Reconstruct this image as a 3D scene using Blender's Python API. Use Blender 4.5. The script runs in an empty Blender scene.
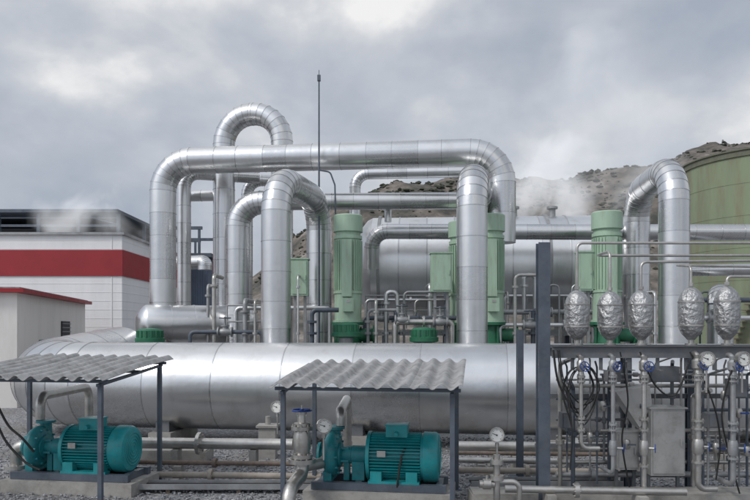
import bpy, math, random
from mathutils import Vector, Matrix, noise
random.seed(7)
SC=bpy.context.scene
COL=SC.collection
F=700.0; EYE=2.45
def X(b,D): return (b-375)*D/F
def Z(e,D): return EYE+(330-e)*D/F
def S(b,e,D): return Vector((X(b,D),D,Z(e,D)))
V=lambda x,y,z: Vector((x,y,z))
rad=math.radians

# ---------------------------------------------------------------- materials
def newmat(name):
    m=bpy.data.materials.new(name); m.use_nodes=True
    nt=m.node_tree; b=nt.nodes['Principled BSDF']
    return m,nt,b
def N(nt,t,**k):
    n=nt.nodes.new(t)
    for a,v in k.items():
        if a.startswith('i_'): n.inputs[a[2:].replace('_',' ')].default_value=v
        else: setattr(n,a,v)
    return n
def ramp(nt,stops):
    r=nt.nodes.new('ShaderNodeValToRGB'); e=r.color_ramp.elements
    while len(e)<len(stops): e.new(0.5)
    for i,(p,c) in enumerate(stops):
        e[i].position=p; e[i].color=(c[0],c[1],c[2],1)
    return r
def paint(name,c,rough=0.5,metal=0.0,var=0.25,scale=3.0,dirt=None,dirt_amt=0.35,bump=0.15,bscale=40,streak=False):
    m,nt,b=newmat(name); L=nt.links
    g=N(nt,'ShaderNodeNewGeometry')
    mp=N(nt,'ShaderNodeMapping'); L.new(g.outputs['Position'],mp.inputs['Vector'])
    mp.inputs['Scale'].default_value=(1,1,0.18) if streak else (1,1,1)
    n1=N(nt,'ShaderNodeTexNoise'); n1.inputs['Scale'].default_value=scale; n1.inputs['Detail'].default_value=7; n1.inputs['Roughness'].default_value=0.65
    L.new(mp.outputs[0],n1.inputs['Vector'])
    lo=tuple(x*(1-var) for x in c); hi=tuple(min(1,x*(1+var)) for x in c)
    r1=ramp(nt,[(0.3,lo),(0.7,hi)]); L.new(n1.outputs['Fac'],r1.inputs[0])
    col=r1.outputs[0]
    if dirt:
        n2=N(nt,'ShaderNodeTexNoise'); n2.inputs['Scale'].default_value=scale*2.3; n2.inputs['Detail'].default_value=9; n2.inputs['Roughness'].default_value=0.7
        L.new(mp.outputs[0],n2.inputs['Vector'])
        r2=ramp(nt,[(0.48,(0,0,0)),(0.68,(1,1,1))]); L.new(n2.outputs['Fac'],r2.inputs[0])
        mu=N(nt,'ShaderNodeMath',operation='MULTIPLY'); L.new(r2.outputs[0],mu.inputs[0]); mu.inputs[1].default_value=dirt_amt
        mx=N(nt,'ShaderNodeMixRGB'); L.new(mu.outputs[0],mx.inputs[0]); L.new(col,mx.inputs[1]); mx.inputs[2].default_value=(*dirt,1)
        col=mx.outputs[0]
    L.new(col,b.inputs['Base Color'])
    b.inputs['Metallic'].default_value=metal
    mr=N(nt,'ShaderNodeMapRange'); L.new(n1.outputs['Fac'],mr.inputs[0]); mr.inputs[1].default_value=0.3; mr.inputs[2].default_value=0.7
    mr.inputs[3].default_value=max(0.05,rough-0.1); mr.inputs[4].default_value=min(1,rough+0.12); L.new(mr.outputs[0],b.inputs['Roughness'])
    n3=N(nt,'ShaderNodeTexNoise'); n3.inputs['Scale'].default_value=bscale; n3.inputs['Detail'].default_value=4; L.new(g.outputs['Position'],n3.inputs['Vector'])
    bp=N(nt,'ShaderNodeBump'); bp.inputs['Strength'].default_value=bump; bp.inputs['Distance'].default_value=0.01
    L.new(n3.outputs['Fac'],bp.inputs['Height']); L.new(bp.outputs[0],b.inputs['Normal'])
    return m
def cladding(name,tone=0.69,r0=0.25,r1=0.35,dent=0.12,dscale=2.2,vary=(0.89,1.06)):
    m,nt,b=newmat(name); L=nt.links
    g=N(nt,'ShaderNodeNewGeometry'); at=N(nt,'ShaderNodeAttribute'); at.attribute_name='seg'
    n1=N(nt,'ShaderNodeTexNoise'); n1.inputs['Scale'].default_value=1.6; n1.inputs['Detail'].default_value=9; n1.inputs['Roughness'].default_value=0.72
    mp=N(nt,'ShaderNodeMapping'); mp.inputs['Scale'].default_value=(1,1,0.3)
    L.new(g.outputs['Position'],mp.inputs[0]); L.new(mp.outputs[0],n1.inputs['Vector'])
    t=tone
    r=ramp(nt,[(0.28,(t*0.82,t*0.82,t*0.81)),(0.45,(t*0.97,t*0.975,t*0.98)),(0.72,(t*1.04,t*1.05,t*1.06))]); L.new(n1.outputs['Fac'],r.inputs[0])
    mr=N(nt,'ShaderNodeMapRange'); mr.clamp=False; L.new(at.outputs['Fac'],mr.inputs[0]); mr.inputs[3].default_value=vary[0]; mr.inputs[4].default_value=vary[1]
    hs=N(nt,'ShaderNodeVectorMath',operation='SCALE'); L.new(r.outputs[0],hs.inputs[0]); L.new(mr.outputs[0],hs.inputs['Scale'])
    L.new(hs.outputs[0],b.inputs['Base Color'])
    b.inputs['Metallic'].default_value=1.0
    n2=N(nt,'ShaderNodeTexNoise'); n2.inputs['Scale'].default_value=7; n2.inputs['Detail'].default_value=6; L.new(g.outputs['Position'],n2.inputs['Vector'])
    ad=N(nt,'ShaderNodeMath',operation='ADD'); L.new(n2.outputs['Fac'],ad.inputs[0]); L.new(at.outputs['Fac'],ad.inputs[1])
    m2=N(nt,'ShaderNodeMapRange'); L.new(ad.outputs[0],m2.inputs[0]); m2.inputs[1].default_value=0.3; m2.inputs[2].default_value=1.6; m2.inputs[3].default_value=r0; m2.inputs[4].default_value=r1
    L.new(m2.outputs[0],b.inputs['Roughness'])
    n3=N(nt,'ShaderNodeTexNoise'); n3.inputs['Scale'].default_value=dscale; n3.inputs['Detail'].default_value=3; L.new(g.outputs['Position'],n3.inputs['Vector'])
    bp=N(nt,'ShaderNodeBump'); bp.inputs['Strength'].default_value=dent; bp.inputs['Distance'].default_value=0.06
    L.new(n3.outputs['Fac'],bp.inputs['Height']); L.new(bp.outputs[0],b.inputs['Normal'])
    return m
ALU=cladding('aluminium_cladding')
ALUD=cladding('weathered_cladding',tone=0.62,r0=0.34,r1=0.46,dent=.15)
ALUB=cladding('bright_cladding',tone=0.82,r0=0.33,r1=0.42,dent=.12)
FOIL=cladding('wrapped_foil',tone=0.45,r0=0.46,r1=0.6,dent=0.75,dscale=13)
STEEL=paint('painted_dark_steel',(0.085,0.105,0.135),0.5,0.1,dirt=(0.17,0.16,0.15),dirt_amt=0.3)
BEAMS=paint('painted_grey_steel',(0.14,0.15,0.165),0.5,0.1,dirt=(0.22,0.19,0.16),dirt_amt=0.35)
GREYSTEEL=paint('galvanised_steel',(0.34,0.35,0.36),0.5,0.5,var=0.2,dirt=(0.22,0.18,0.14),dirt_amt=0.35)
SHEET=paint('pale_sheet_metal',(0.46,0.46,0.45),0.5,0.4,var=0.12,dirt=(0.26,0.23,0.2),dirt_amt=0.45,scale=2.5)
STAINLESS=paint('dull_stainless',(0.48,0.47,0.45),0.38,0.85,var=0.18,dirt=(0.28,0.23,0.18),dirt_amt=0.35)
TEAL=paint('teal_machine_paint',(0.010,0.265,0.29),0.4,0.0,var=0.18,dirt=(0.09,0.2,0.19),dirt_amt=0.4,scale=6)
TEALD=paint('teal_casting',(0.010,0.205,0.235),0.48,0.0,var=0.22,dirt=(0.11,0.15,0.14),dirt_amt=0.45,scale=8)
GREEN=paint('pale_green_paint',(0.37,0.51,0.39),0.5,0.0,var=0.08,dirt=(0.25,0.28,0.21),dirt_amt=0.5,streak=True)
DGREEN=paint('dark_green_paint',(0.02,0.14,0.075),0.5,0.0,var=0.25,dirt=(0.05,0.07,0.05))
BLUE=paint('blue_valve_paint',(0.01,0.05,0.24),0.45)
WHITE=paint('white_wall_panel',(0.80,0.80,0.81),0.6,0.0,var=0.04,dirt=(0.60,0.59,0.57),dirt_amt=0.22,scale=0.7,streak=True,bump=0.02)
CREAM=paint('cream_render',(0.78,0.75,0.72),0.8,0.0,var=0.04,dirt=(0.56,0.53,0.49),dirt_amt=0.3,scale=0.8,streak=True)
RED=paint('red_wall_panel',(0.30,0.018,0.025),0.5,0.0,var=0.12,scale=1.2,bump=0.02)
CONC=paint('concrete',(0.33,0.32,0.30),0.9,0.0,var=0.2,dirt=(0.18,0.16,0.14),dirt_amt=0.5,scale=2.5,bump=0.4)
FIBRE=paint('fibre_cement',(0.33,0.33,0.33),0.85,0.0,var=0.25,dirt=(0.14,0.135,0.125),dirt_amt=0.7,scale=3.5,bump=0.4)
RUST=paint('rusty_steel',(0.19,0.15,0.125),0.75,0.2,var=0.3,dirt=(0.10,0.065,0.045),dirt_amt=0.6,scale=5)
TANKM=paint('faded_green_tank',(0.205,0.245,0.155),0.7,0.0,var=0.2,dirt=(0.19,0.14,0.085),dirt_amt=0.75,scale=0.5,streak=True,bump=0.1)
TANKRIM=paint('tank_rim_paint',(0.13,0.14,0.10),0.7,0.0,var=0.25,dirt=(0.14,0.09,0.06),dirt_amt=0.6)
DARK=paint('dark_louvre',(0.035,0.038,0.045),0.6)
BLUEGREY=paint('blue_grey_sheeting',(0.09,0.12,0.17),0.6,0.0,scale=0.5)
RUBBER=paint('black_rubber',(0.02,0.02,0.02),0.6)
DIAL=paint('white_dial',(0.75,0.75,0.72),0.5,var=0.03)
BEIGE=paint('beige_primer',(0.34,0.30,0.26),0.65,0.0,var=0.15,dirt=(0.2,0.155,0.12),dirt_amt=0.5,scale=4)
SEAM=-0.75

# ---------------------------------------------------------------- mesh builder
class MB:
    def __init__(s): s.v=[];s.f=[];s.m=[];s.s=[]
    def add(s,vs,fs,mat=0,seg=0.5,M=None):
        o=len(s.v)
        s.v+= [ (M@Vector(v) if M else Vector(v)) for v in vs]
        for f in fs: s.f.append([i+o for i in f]); s.m.append(mat); s.s.append(seg)
    def box(s,c,d,mat=0,M=None,seg=0.5):
        x,y,z=[k/2 for k in d]; c=Vector(c)
        vs=[c+V(a*x,b*y,e*z) for a in(-1,1) for b in(-1,1) for e in(-1,1)]
        s.add(vs,[(0,1,3,2),(4,6,7,5),(0,4,5,1),(2,3,7,6),(0,2,6,4),(1,5,7,3)],mat,seg,M)
    def prism(s,poly,z0,z1,mat=0):
        n=len(poly); vs=[V(p[0],p[1],z0) for p in poly]+[V(p[0],p[1],z1) for p in poly]
        fs=[(i,(i+1)%n,n+(i+1)%n,n+i) for i in range(n)]+[tuple(range(n))[::-1],tuple(range(n,2*n))]
        s.add(vs,fs,mat)
    def lathe(s,prof,p0,axis,n=32,mat=0,seg=0.5,closed=False,panel=False):
        ax=Vector(axis).normalized(); q=ax.to_track_quat('Z','Y'); u=q@V(1,0,0); w=q@V(0,1,0)
        o=len(s.v); p0=Vector(p0); m=len(prof)
        for a,r in prof:
            for k in range(n):
                t=2*math.pi*k/n; s.v.append(p0+ax*a+(u*math.cos(t)+w*math.sin(t))*max(r,1e-4))
        for i in range(m if closed else m-1):
            j=(i+1)%m; sg=seg
            if panel: sg=random.random() if abs(prof[j][0]-prof[i][0])>0.15 else SEAM
            for k in range(n):
                l=(k+1)%n; s.f.append([o+i*n+k,o+i*n+l,o+j*n+l,o+j*n+k]); s.m.append(mat); s.s.append(sg)
        if not closed:
            s.f.append([o+k for k in range(n)][::-1]); s.m.append(mat); s.s.append(seg)
            s.f.append([o+(m-1)*n+k for k in range(n)]); s.m.append(mat); s.s.append(seg)
    def cyl(s,p0,p1,r,r1=None,n=20,mat=0):
        p0=Vector(p0);p1=Vector(p1); s.lathe([(0,r),((p1-p0).length,r if r1 is None else r1)],p0,p1-p0,n,mat)
    def torus(s,c,axis,R,r,n=32,k=8,mat=0):
        s.lathe([(r*math.sin(2*math.pi*i/k),R+r*math.cos(2*math.pi*i/k)) for i in range(k)],c,axis,n,mat,closed=True)
    def sweep(s,pts,r,bend=0.5,seam=None,bead=0.008,bw=0.011,n=40,mat=0,step=13):
        pts=[Vector(p) for p in pts]; nodes=[(pts[0],0)]
        for i in range(1,len(pts)-1):
            a,b,c=pts[i-1],pts[i],pts[i+1]; u=(b-a).normalized(); w=(c-b).normalized(); ang=u.angle(w)
            if ang<0.02: nodes.append((b,0)); continue
            t=min(bend*math.tan(ang/2),0.495*min((b-a).length,(c-b).length)); R=t/math.tan(ang/2)
            nn=(w-u*w.dot(u)).normalized(); cen=b-u*t+nn*R; k=max(2,math.ceil(ang/rad(step)))
            for j in range(k+1):
                th=ang*j/k; nodes.append((cen+(-nn*math.cos(th)+u*math.sin(th))*R,i))
        nodes.append((pts[-1],0)); out=[nodes[0][0]]
        for i in range(1,len(nodes)):
            a,ta=nodes[i-1]; b,tb=nodes[i]; L=(b-a).length
            if L<1e-4: continue
            if seam and not(ta==tb and ta!=0):
                k=max(1,round(L/seam))
                for j in range(1,k): out.append(a.lerp(b,j/k+random.uniform(-.08,.08)/k))
            out.append(b)
        T=[]
        for i in range(len(out)):
            t=V(0,0,0)
            if i>0: t+=(out[i]-out[i-1]).normalized()
            if i<len(out)-1: t+=(out[i+1]-out[i]).normalized()
            T.append(t.normalized())
        nrm=T[0].orthogonal().normalized(); rings=[]; 
        for i,p in enumerate(out):
            if i: nrm=T[i-1].rotation_difference(T[i])@nrm
            bn=T[i].cross(nrm)
            if seam: offs=[(-bw,r),(-bw,r+bead),(bw,r+bead),(bw,r)]
            else: offs=[(0,r)]
            if i==0 or i==len(out)-1: offs=[(0,r)]
            for k2,(o_,rr) in enumerate(offs): rings.append((p+T[i]*o_,nrm.copy(),bn,rr,k2==len(offs)-1))
        base=len(s.v); sg=random.random()
        for c,u,w,rr,last in rings:
            for k in range(n):
                t=2*math.pi*k/n; s.v.append(c+(u*math.cos(t)+w*math.sin(t))*rr)
        for i in range(len(rings)-1):
            if rings[i][4]: sg=random.random()
            elif seam: sg=SEAM
            for k in range(n):
                l=(k+1)%n; s.f.append([base+i*n+k,base+i*n+l,base+(i+1)*n+l,base+(i+1)*n+k]); s.m.append(mat); s.s.append(sg)
        s.f.append([base+k for k in range(n)][::-1]); s.m.append(mat); s.s.append(0.5)
        e=base+(len(rings)-1)*n; s.f.append([e+k for k in range(n)]); s.m.append(mat); s.s.append(0.5)
    def obj(s,name,mats,parent=None,origin=None,local=False,smooth=True,**props):
        if not isinstance(mats,(list,tuple)): mats=[mats]
        if origin is None:
            xs=[v.x for v in s.v];ys=[v.y for v in s.v];zs=[v.z for v in s.v]
            origin=V((min(xs)+max(xs))/2,(min(ys)+max(ys))/2,min(zs))
        origin=Vector(origin)
        me=bpy.data.meshes.new(name); me.from_pydata([v-origin for v in s.v],[],s.f); 
        for m in mats: me.materials.append(m)
        me.polygons.foreach_set('material_index',s.m)
        me.polygons.foreach_set('use_smooth',[smooth]*len(s.f))
        a=me.attributes.new('seg','FLOAT','FACE'); a.data.foreach_set('value',s.s)
        me.update()
        if smooth: me.set_sharp_from_angle(angle=rad(33))
        o=bpy.data.objects.new(name,me); COL.objects.link(o)
        if parent:
            o.parent=parent
            off=V(0,0,0)
            if not local:
                q=parent
                while q: off+=q.location; q=q.parent
            o.location=origin-off
        else: o.location=origin
        for k,v in props.items(): o[k]=v
        return o
def empty(name,loc,label,category,group=None,rot=0):
    o=bpy.data.objects.new(name,None); o.empty_display_size=0.2; COL.objects.link(o); o.location=loc; o.rotation_euler=(0,0,rot)
    o['label']=label;o['category']=category
    if group:o['group']=group
    return o
def dup(o,loc=None,parent=None,rot=None,**props):
    c=o.copy(); COL.objects.link(c)
    if parent: c.parent=parent
    if loc is not None: c.location=loc
    if rot is not None: c.rotation_euler=(0,0,rot)
    for k,v in props.items(): c[k]=v
    for ch in [x for x in o.children]: dup(ch,parent=c)
    return c

# ---------------------------------------------------------------- world, sun, camera
w=bpy.data.worlds.new('World'); SC.world=w; w.use_nodes=True; nt=w.node_tree; L=nt.links
bg=nt.nodes['Background']; bg.inputs[1].default_value=0.1
sun_dir=V(-0.62,-0.45,0.72).normalized()
sky=N(nt,'ShaderNodeTexSky'); sky.sky_type='NISHITA'; sky.sun_disc=False
sky.sun_elevation=math.asin(sun_dir.z); sky.sun_rotation=math.atan2(sun_dir.x,sun_dir.y)%(2*math.pi)
tc=N(nt,'ShaderNodeTexCoord')
mpw=N(nt,'ShaderNodeMapping'); mpw.inputs['Scale'].default_value=(1,1,1.55); mpw.inputs['Location'].default_value=(5.3,2.1,0.5); L.new(tc.outputs['Generated'],mpw.inputs[0])
n1=N(nt,'ShaderNodeTexNoise'); n1.inputs['Scale'].default_value=1.9; n1.inputs['Detail'].default_value=2; n1.inputs['Roughness'].default_value=0.5; n1.inputs['Distortion'].default_value=0.0
L.new(mpw.outputs[0],n1.inputs['Vector'])
n2=N(nt,'ShaderNodeTexNoise'); n2.inputs['Scale'].default_value=4.6; n2.inputs['Detail'].default_value=10; n2.inputs['Roughness'].default_value=0.52; n2.inputs['Distortion'].default_value=0.12
L.new(mpw.outputs[0],n2.inputs['Vector'])
dn3=N(nt,'ShaderNodeTexNoise'); dn3.inputs['Scale'].default_value=7; dn3.inputs['Detail'].default_value=6; L.new(mpw.outputs[0],dn3.inputs['Vector'])
dsc=N(nt,'ShaderNodeVectorMath',operation='SCALE'); L.new(dn3.outputs['Color'],dsc.inputs[0]); dsc.inputs['Scale'].default_value=0.28
dad=N(nt,'ShaderNodeVectorMath',operation='ADD'); L.new(mpw.outputs[0],dad.inputs[0]); L.new(dsc.outputs[0],dad.inputs[1])
vo=N(nt,'ShaderNodeTexVoronoi'); vo.feature='SMOOTH_F1'; vo.inputs['Scale'].default_value=4.0; vo.inputs['Smoothness'].default_value=0.6; L.new(dad.outputs[0],vo.inputs['Vector'])
vi=N(nt,'ShaderNodeMath',operation='MULTIPLY_ADD'); L.new(vo.outputs['Distance'],vi.inputs[0]); vi.inputs[1].default_value=-0.26; vi.inputs[2].default_value=0.115
m1=N(nt,'ShaderNodeMath',operation='MULTIPLY_ADD'); L.new(n1.outputs['Fac'],m1.inputs[0]); m1.inputs[1].default_value=0.5; L.new(vi.outputs[0],m1.inputs[2])
m2=N(nt,'ShaderNodeMath',operation='MULTIPLY_ADD'); L.new(n2.outputs['Fac'],m2.inputs[0]); m2.inputs[1].default_value=0.5; L.new(m1.outputs[0],m2.inputs[2])
r=ramp(nt,[(0.38,(0.39,0.435,0.515)),(0.47,(0.48,0.52,0.59)),(0.53,(0.565,0.595,0.65)),(0.575,(0.67,0.69,0.725)),(0.64,(0.93,0.925,0.92))]); L.new(m2.outputs[0],r.inputs[0])
dt=N(nt,'ShaderNodeVectorMath',operation='DOT_PRODUCT'); L.new(tc.outputs['Generated'],dt.inputs[0]); dt.inputs[1].default_value=sun_dir
dm=N(nt,'ShaderNodeMath',operation='MAXIMUM'); L.new(dt.outputs['Value'],dm.inputs[0]); dm.inputs[1].default_value=0
dp=N(nt,'ShaderNodeMath',operation='POWER'); L.new(dm.outputs[0],dp.inputs[0]); dp.inputs[1].default_value=3
ds=N(nt,'ShaderNodeMath',operation='MULTIPLY_ADD'); L.new(dp.outputs[0],ds.inputs[0]); ds.inputs[1].default_value=11; ds.inputs[2].default_value=9.9
sc=N(nt,'ShaderNodeVectorMath',operation='SCALE'); L.new(r.outputs[0],sc.inputs[0]); L.new(ds.outputs[0],sc.inputs['Scale'])
mx=N(nt,'ShaderNodeMixRGB'); mx.inputs[0].default_value=0.95; L.new(sky.outputs[0],mx.inputs[1]); L.new(sc.outputs[0],mx.inputs[2])
L.new(mx.outputs[0],bg.inputs[0])
sl=bpy.data.lights.new('sun','SUN'); sl.energy=1.5; sl.angle=rad(12); sl.color=(1,0.96,0.9)
so=bpy.data.objects.new('sun',sl); COL.objects.link(so); so.rotation_euler=sun_dir.to_track_quat('Z','Y').to_euler(); so.location=(-20,-20,30)
cam=bpy.data.cameras.new('camera'); cam.lens=33.6; cam.sensor_width=36; cam.shift_y=80/750; cam.clip_end=6000
co=bpy.data.objects.new('camera',cam); COL.objects.link(co); co.location=(0,0,EYE); co.rotation_euler=(rad(90),0,0); SC.camera=co
SC.view_settings.view_transform='Standard'; SC.view_settings.look='None'; SC.view_settings.exposure=0

# ---------------------------------------------------------------- ground
m,nt,b=newmat('gravel_ground'); L=nt.links
g=N(nt,'ShaderNodeNewGeometry'); vo=N(nt,'ShaderNodeTexVoronoi'); vo.inputs['Scale'].default_value=22; L.new(g.outputs['Position'],vo.inputs['Vector'])
rr=ramp(nt,[(0.0,(0.10,0.105,0.115)),(0.5,(0.23,0.235,0.25)),(1.0,(0.45,0.45,0.45))]); L.new(vo.outputs['Color'],rr.inputs[0])
nn=N(nt,'ShaderNodeTexNoise'); nn.inputs['Scale'].default_value=0.6; nn.inputs['Detail'].default_value=5; L.new(g.outputs['Position'],nn.inputs['Vector'])
r2=ramp(nt,[(0.45,(0,0,0)),(0.7,(0.6,0.6,0.6))]); L.new(nn.outputs['Fac'],r2.inputs[0])
mx=N(nt,'ShaderNodeMixRGB'); L.new(r2.outputs[0],mx.inputs[0]); L.new(rr.outputs[0],mx.inputs[1]); mx.inputs[2].default_value=(0.17,0.15,0.13,1)
L.new(mx.outputs[0],b.inputs['Base Color']); b.inputs['Roughness'].default_value=0.9
bp=N(nt,'ShaderNodeBump'); bp.inputs['Strength'].default_value=0.9; bp.inputs['Distance'].default_value=0.03; bp.invert=True
L.new(vo.outputs['Distance'],bp.inputs['Height']); L.new(bp.outputs[0],b.inputs['Normal'])
GRAVEL=m
mb=MB(); mb.add([V(-2500,-400,0),V(2500,-400,0),V(2500,3000,0),V(-2500,3000,0)],[(0,1,2,3)])
mb.obj('ground',GRAVEL,origin=(0,0,0),kind='structure')
STONE=paint('loose_stone',(0.28,0.285,0.30),0.85,0.0,var=0.7,scale=14,bump=0.2)
mb=MB()
for i in range(12000):
    y=8.4+7.5*random.random()**1.2; x=(random.random()*2-1)*y*0.6
    r_=0.014+0.024*random.random(); q=Matrix.Translation(V(x,y,r_*0.4))@Matrix.Rotation(random.random()*6.3,4,Vector((random.random(),random.random(),1)).normalized())@Matrix.Diagonal((1,0.6+0.5*random.random(),0.6,1))
    mb.add([V(r_,0,0),V(-r_,0,0),V(0,r_,0),V(0,-r_,0),V(0,0,r_),V(0,0,-r_)],[(0,2,4),(2,1,4),(1,3,4),(3,0,4),(2,0,5),(1,2,5),(3,1,5),(0,3,5)],M=q)
mb.obj('gravel',STONE,origin=(0,0,0),smooth=False,kind='stuff',label='loose grey crushed gravel over the yard',category='gravel')

# hill
prof=[(-400,330),(150,326),(240,300),(300,240),(350,198),(395,181),(450,177),(520,180),(560,186),(600,180),(640,170),(680,152),(700,143),(750,136),(850,120),(1100,95),(1500,100)]
def ridge(b):
    for (a,ya),(c,yc) in zip(prof,prof[1:]):
        if a<=b<=c: return ya+(yc-ya)*(b-a)/(c-a)
    return 330 if b<0 else 110
def hz(x,y):
    b=375+x*F/230; top=max(0,(330-ridge(b))*230/F)
    t=min(1,max(0,(y-110)/120)); t=t*t*(3-2*t)
    back=max(0,1-(y-230)/260) if y>230 else 1
    h=top*t*back
    h+=t*(noise.fractal(V(x*0.02,y*0.02,1.3),1.0,2.0,6)*5+abs(noise.noise(V(x*0.06,y*0.06,4)))*3+abs(noise.fractal(V(x*0.15,y*0.15,2),1.0,2.0,4))*1.8)*min(1,top/10)
    return h-0.5*(1-t)
m,nt,b=newmat('scrub_hillside'); L=nt.links
g=N(nt,'ShaderNodeNewGeometry'); n1=N(nt,'ShaderNodeTexNoise'); n1.inputs['Scale'].default_value=0.11; n1.inputs['Detail'].default_value=10; n1.inputs['Roughness'].default_value=0.72; L.new(g.outputs['Position'],n1.inputs['Vector'])
rr=ramp(nt,[(0.38,(0.05,0.052,0.045)),(0.48,(0.11,0.098,0.085)),(0.56,(0.175,0.15,0.13)),(0.66,(0.29,0.27,0.25))]); L.new(n1.outputs['Fac'],rr.inputs[0]); L.new(rr.outputs[0],b.inputs['Base Color']); b.inputs['Roughness'].default_value=1
HILL=m
mb=MB(); nx,ny=300,110; xs=[-160+560*i/nx for i in range(nx+1)]; ys=[108+380*(j/ny)**1.3 for j in range(ny+1)]
for yy in ys:
    for xx in xs: mb.v.append(V(xx,yy,hz(xx,yy)))
for j in range(ny):
    for i in range(nx): a=j*(nx+1)+i; mb.f.append([a,a+1,a+nx+2,a+nx+1]); mb.m.append(0); mb.s.append(0.5)
mb.obj('hill',HILL,origin=(0,230,0),kind='structure')
mb=MB()
SHR=paint('scrub_foliage',(0.05,0.056,0.04),0.95,0.0,var=0.6,scale=0.3)
t=(1+5**.5)/2
ico_v=[V(-1,t,0),V(1,t,0),V(-1,-t,0),V(1,-t,0),V(0,-1,t),V(0,1,t),V(0,-1,-t),V(0,1,-t),V(t,0,-1),V(t,0,1),V(-t,0,-1),V(-t,0,1)]
ico_f=[(0,11,5),(0,5,1),(0,1,7),(0,7,10),(0,10,11),(1,5,9),(5,11,4),(11,10,2),(10,7,6),(7,1,8),(3,9,4),(3,4,2),(3,2,6),(3,6,8),(3,8,9),(4,9,5),(2,4,11),(6,2,10),(8,6,7),(9,8,1)]
for i in range(7000):
    x=-30+230*random.random(); y=125+115*random.random(); z=hz(x,y)
    if z<12 or noise.noise(V(x*.07,y*.07,9))<-0.05: continue
    s_=0.12+0.45*random.random()**2
    mb.add([V(x+v.x*s_*random.uniform(.6,1.5),y+v.y*s_*random.uniform(.6,1.5),z+v.z*s_*random.uniform(.3,.9)) for v in ico_v],ico_f)
mb.obj('shrubs',SHR,origin=(0,230,0),smooth=False,kind='stuff',label='dark scrub bushes scattered over a rocky hillside',category='shrubs')

# ---------------------------------------------------------------- buildings
D0=34; xr=X(122,D0); zt=Z(235,D0); xl=xr-30; dep=14
root=empty('industrial_hall',(xr-15,D0+7,0),'large white panelled hall with a red band and rooftop steelwork','building')
mb=MB(); mb.box(((xl+xr)/2,D0+dep/2,zt/2),(30,dep,zt))
for i in range(16): mb.box(((xl+xr)/2,D0-0.006,0.5+i*0.42),(30,0.012,0.014))
for i in range(16): mb.box((xr+0.006,D0+dep/2,0.5+i*.42),(0.012,dep,0.014))
for i in range(5): mb.box((xr-0.5-i*6.0,D0-0.013,zt/2),(0.05,0.02,zt))
mb.obj('wall',WHITE,root,smooth=False)
mb=MB(); za,zb=Z(276,D0),Z(250,D0)
mb.box(((xl+xr)/2,D0-0.04,(za+zb)/2),(30.1,0.05,zb-za)); mb.box((xr+0.04,D0+dep/2,(za+zb)/2),(0.05,dep+0.1,zb-za)); mb.obj('red_band',RED,root,smooth=False)
mb=MB(); mb.box(((xl+xr)/2,D0-0.06,zt+0.06),(30.3,0.2,0.12)); mb.box((xr+0.05,D0+dep/2,zt+0.06),(0.2,dep,0.12)); mb.obj('parapet',GREYSTEEL,root,smooth=False)
mb=MB(); zr=Z(213,36)
mb.box((xr-15-0.6,36+5,zr+0.08),(29.5,10.5,0.16)); 
for i in range(15):
    for yy in (36,40,46): mb.box((xr-0.9-i*2.05,yy,(zt+zr)/2),(0.16,0.16,zr-zt))
mb.box((xr-15.5,36,zt+0.75),(29,0.1,0.12)); mb.box((xr-15.5,36,zt+1.15),(29,0.08,0.06))
for i in range(14):
    a=V(xr-0.9-i*2.05,36.02,zt+0.8); c=V(xr-0.9-(i+1)*2.05,36.02,zr-0.05)
    if i%3==0: mb.cyl(a,c,0.04,n=6)
mb.obj('roof_steelwork',STEEL,root,smooth=False)
mb=MB()
mb.box((xr-15.5,41.5,zt+0.42),(28,8,0.8))
for i in range(8): mb.lathe([(0,1.4),(0.5,1.25)],(xr-2.3-i*3.6,42,zt+0.82),(0,0,1),24)
mb.obj('cooling_fan_deck',DARK,root)
A=V(-11.25,22,0); Bp=V(-13.25,32,0); d=(Bp-A).normalized(); q=V(-d.y,d.x,0); C=A+q*9; Dd=Bp+q*9; zt2=3.62
root=empty('utility_building',((A+Dd)/2),'small off-white rendered building with a red roof edge','building')
mb=MB(); mb.prism([A,Bp,Dd,C],0,zt2); mb.obj('wall',CREAM,root,smooth=False)
e=0.25
mb=MB(); mb.prism([A-d*e-q*e,Bp+d*e-q*e,Dd+d*e+q*e,C-d*e+q*e],zt2+0.003,zt2+0.13); mb.obj('roof_edge',RED,root,smooth=False)
mb=MB(); e=0.1; mb.prism([A-d*e-q*e,Bp+d*e-q*e,Dd+d*e+q*e,C-d*e+q*e],zt2+0.133,zt2+0.18); mb.obj('roof',FIBRE,root,smooth=False)
mb=MB(); wc=A+d*6.3-q*0.03; ang=math.atan2(d.y,d.x)
mb.box((0,0,0),(1.3,0.06,1.0),M=Matrix.Translation(V(wc.x,wc.y,2.3))@Matrix.Rotation(ang,4,'Z'))
win=mb.obj('window',DARK,root,smooth=False)
mb=MB()
for k in range(6): mb.box((0,-0.05,-0.4+k*0.16),(1.3,0.05,0.03),M=Matrix.Translation(V(wc.x,wc.y,2.3))@Matrix.Rotation(ang,4,'Z'))
mb.obj('louvre',GREYSTEEL,win,smooth=False)
mb=MB(); wc=A+d*3.0-q*0.03
mb.box((0,0,0),(1.0,0.06,2.1),M=Matrix.Translation(V(wc.x,wc.y,1.06))@Matrix.Rotation(ang,4,'Z')); mb.obj('door',GREYSTEEL,root,smooth=False)
root=empty('turbine_building',(-14,50,0),'distant blue-grey sheeted building with open steel frame','building')
mb=MB(); mb.box((-15.5,50,3.6),(9,8,7.2))
for i in range(28): mb.box((-19.7+i*0.32,45.97,3.6),(0.08,0.06,7.1))
mb.obj('wall',BLUEGREY,root,smooth=False)
mb=MB(); mb.box((-15.5,50,7.35),(9.6,8.6,0.25)); mb.obj('roof',STEEL,root,smooth=False)
mb=MB()
for i in range(5):
    for y in (47,53): mb.box((-19+i*1.8,y,8.4),(0.15,0.15,1.9))
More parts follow.
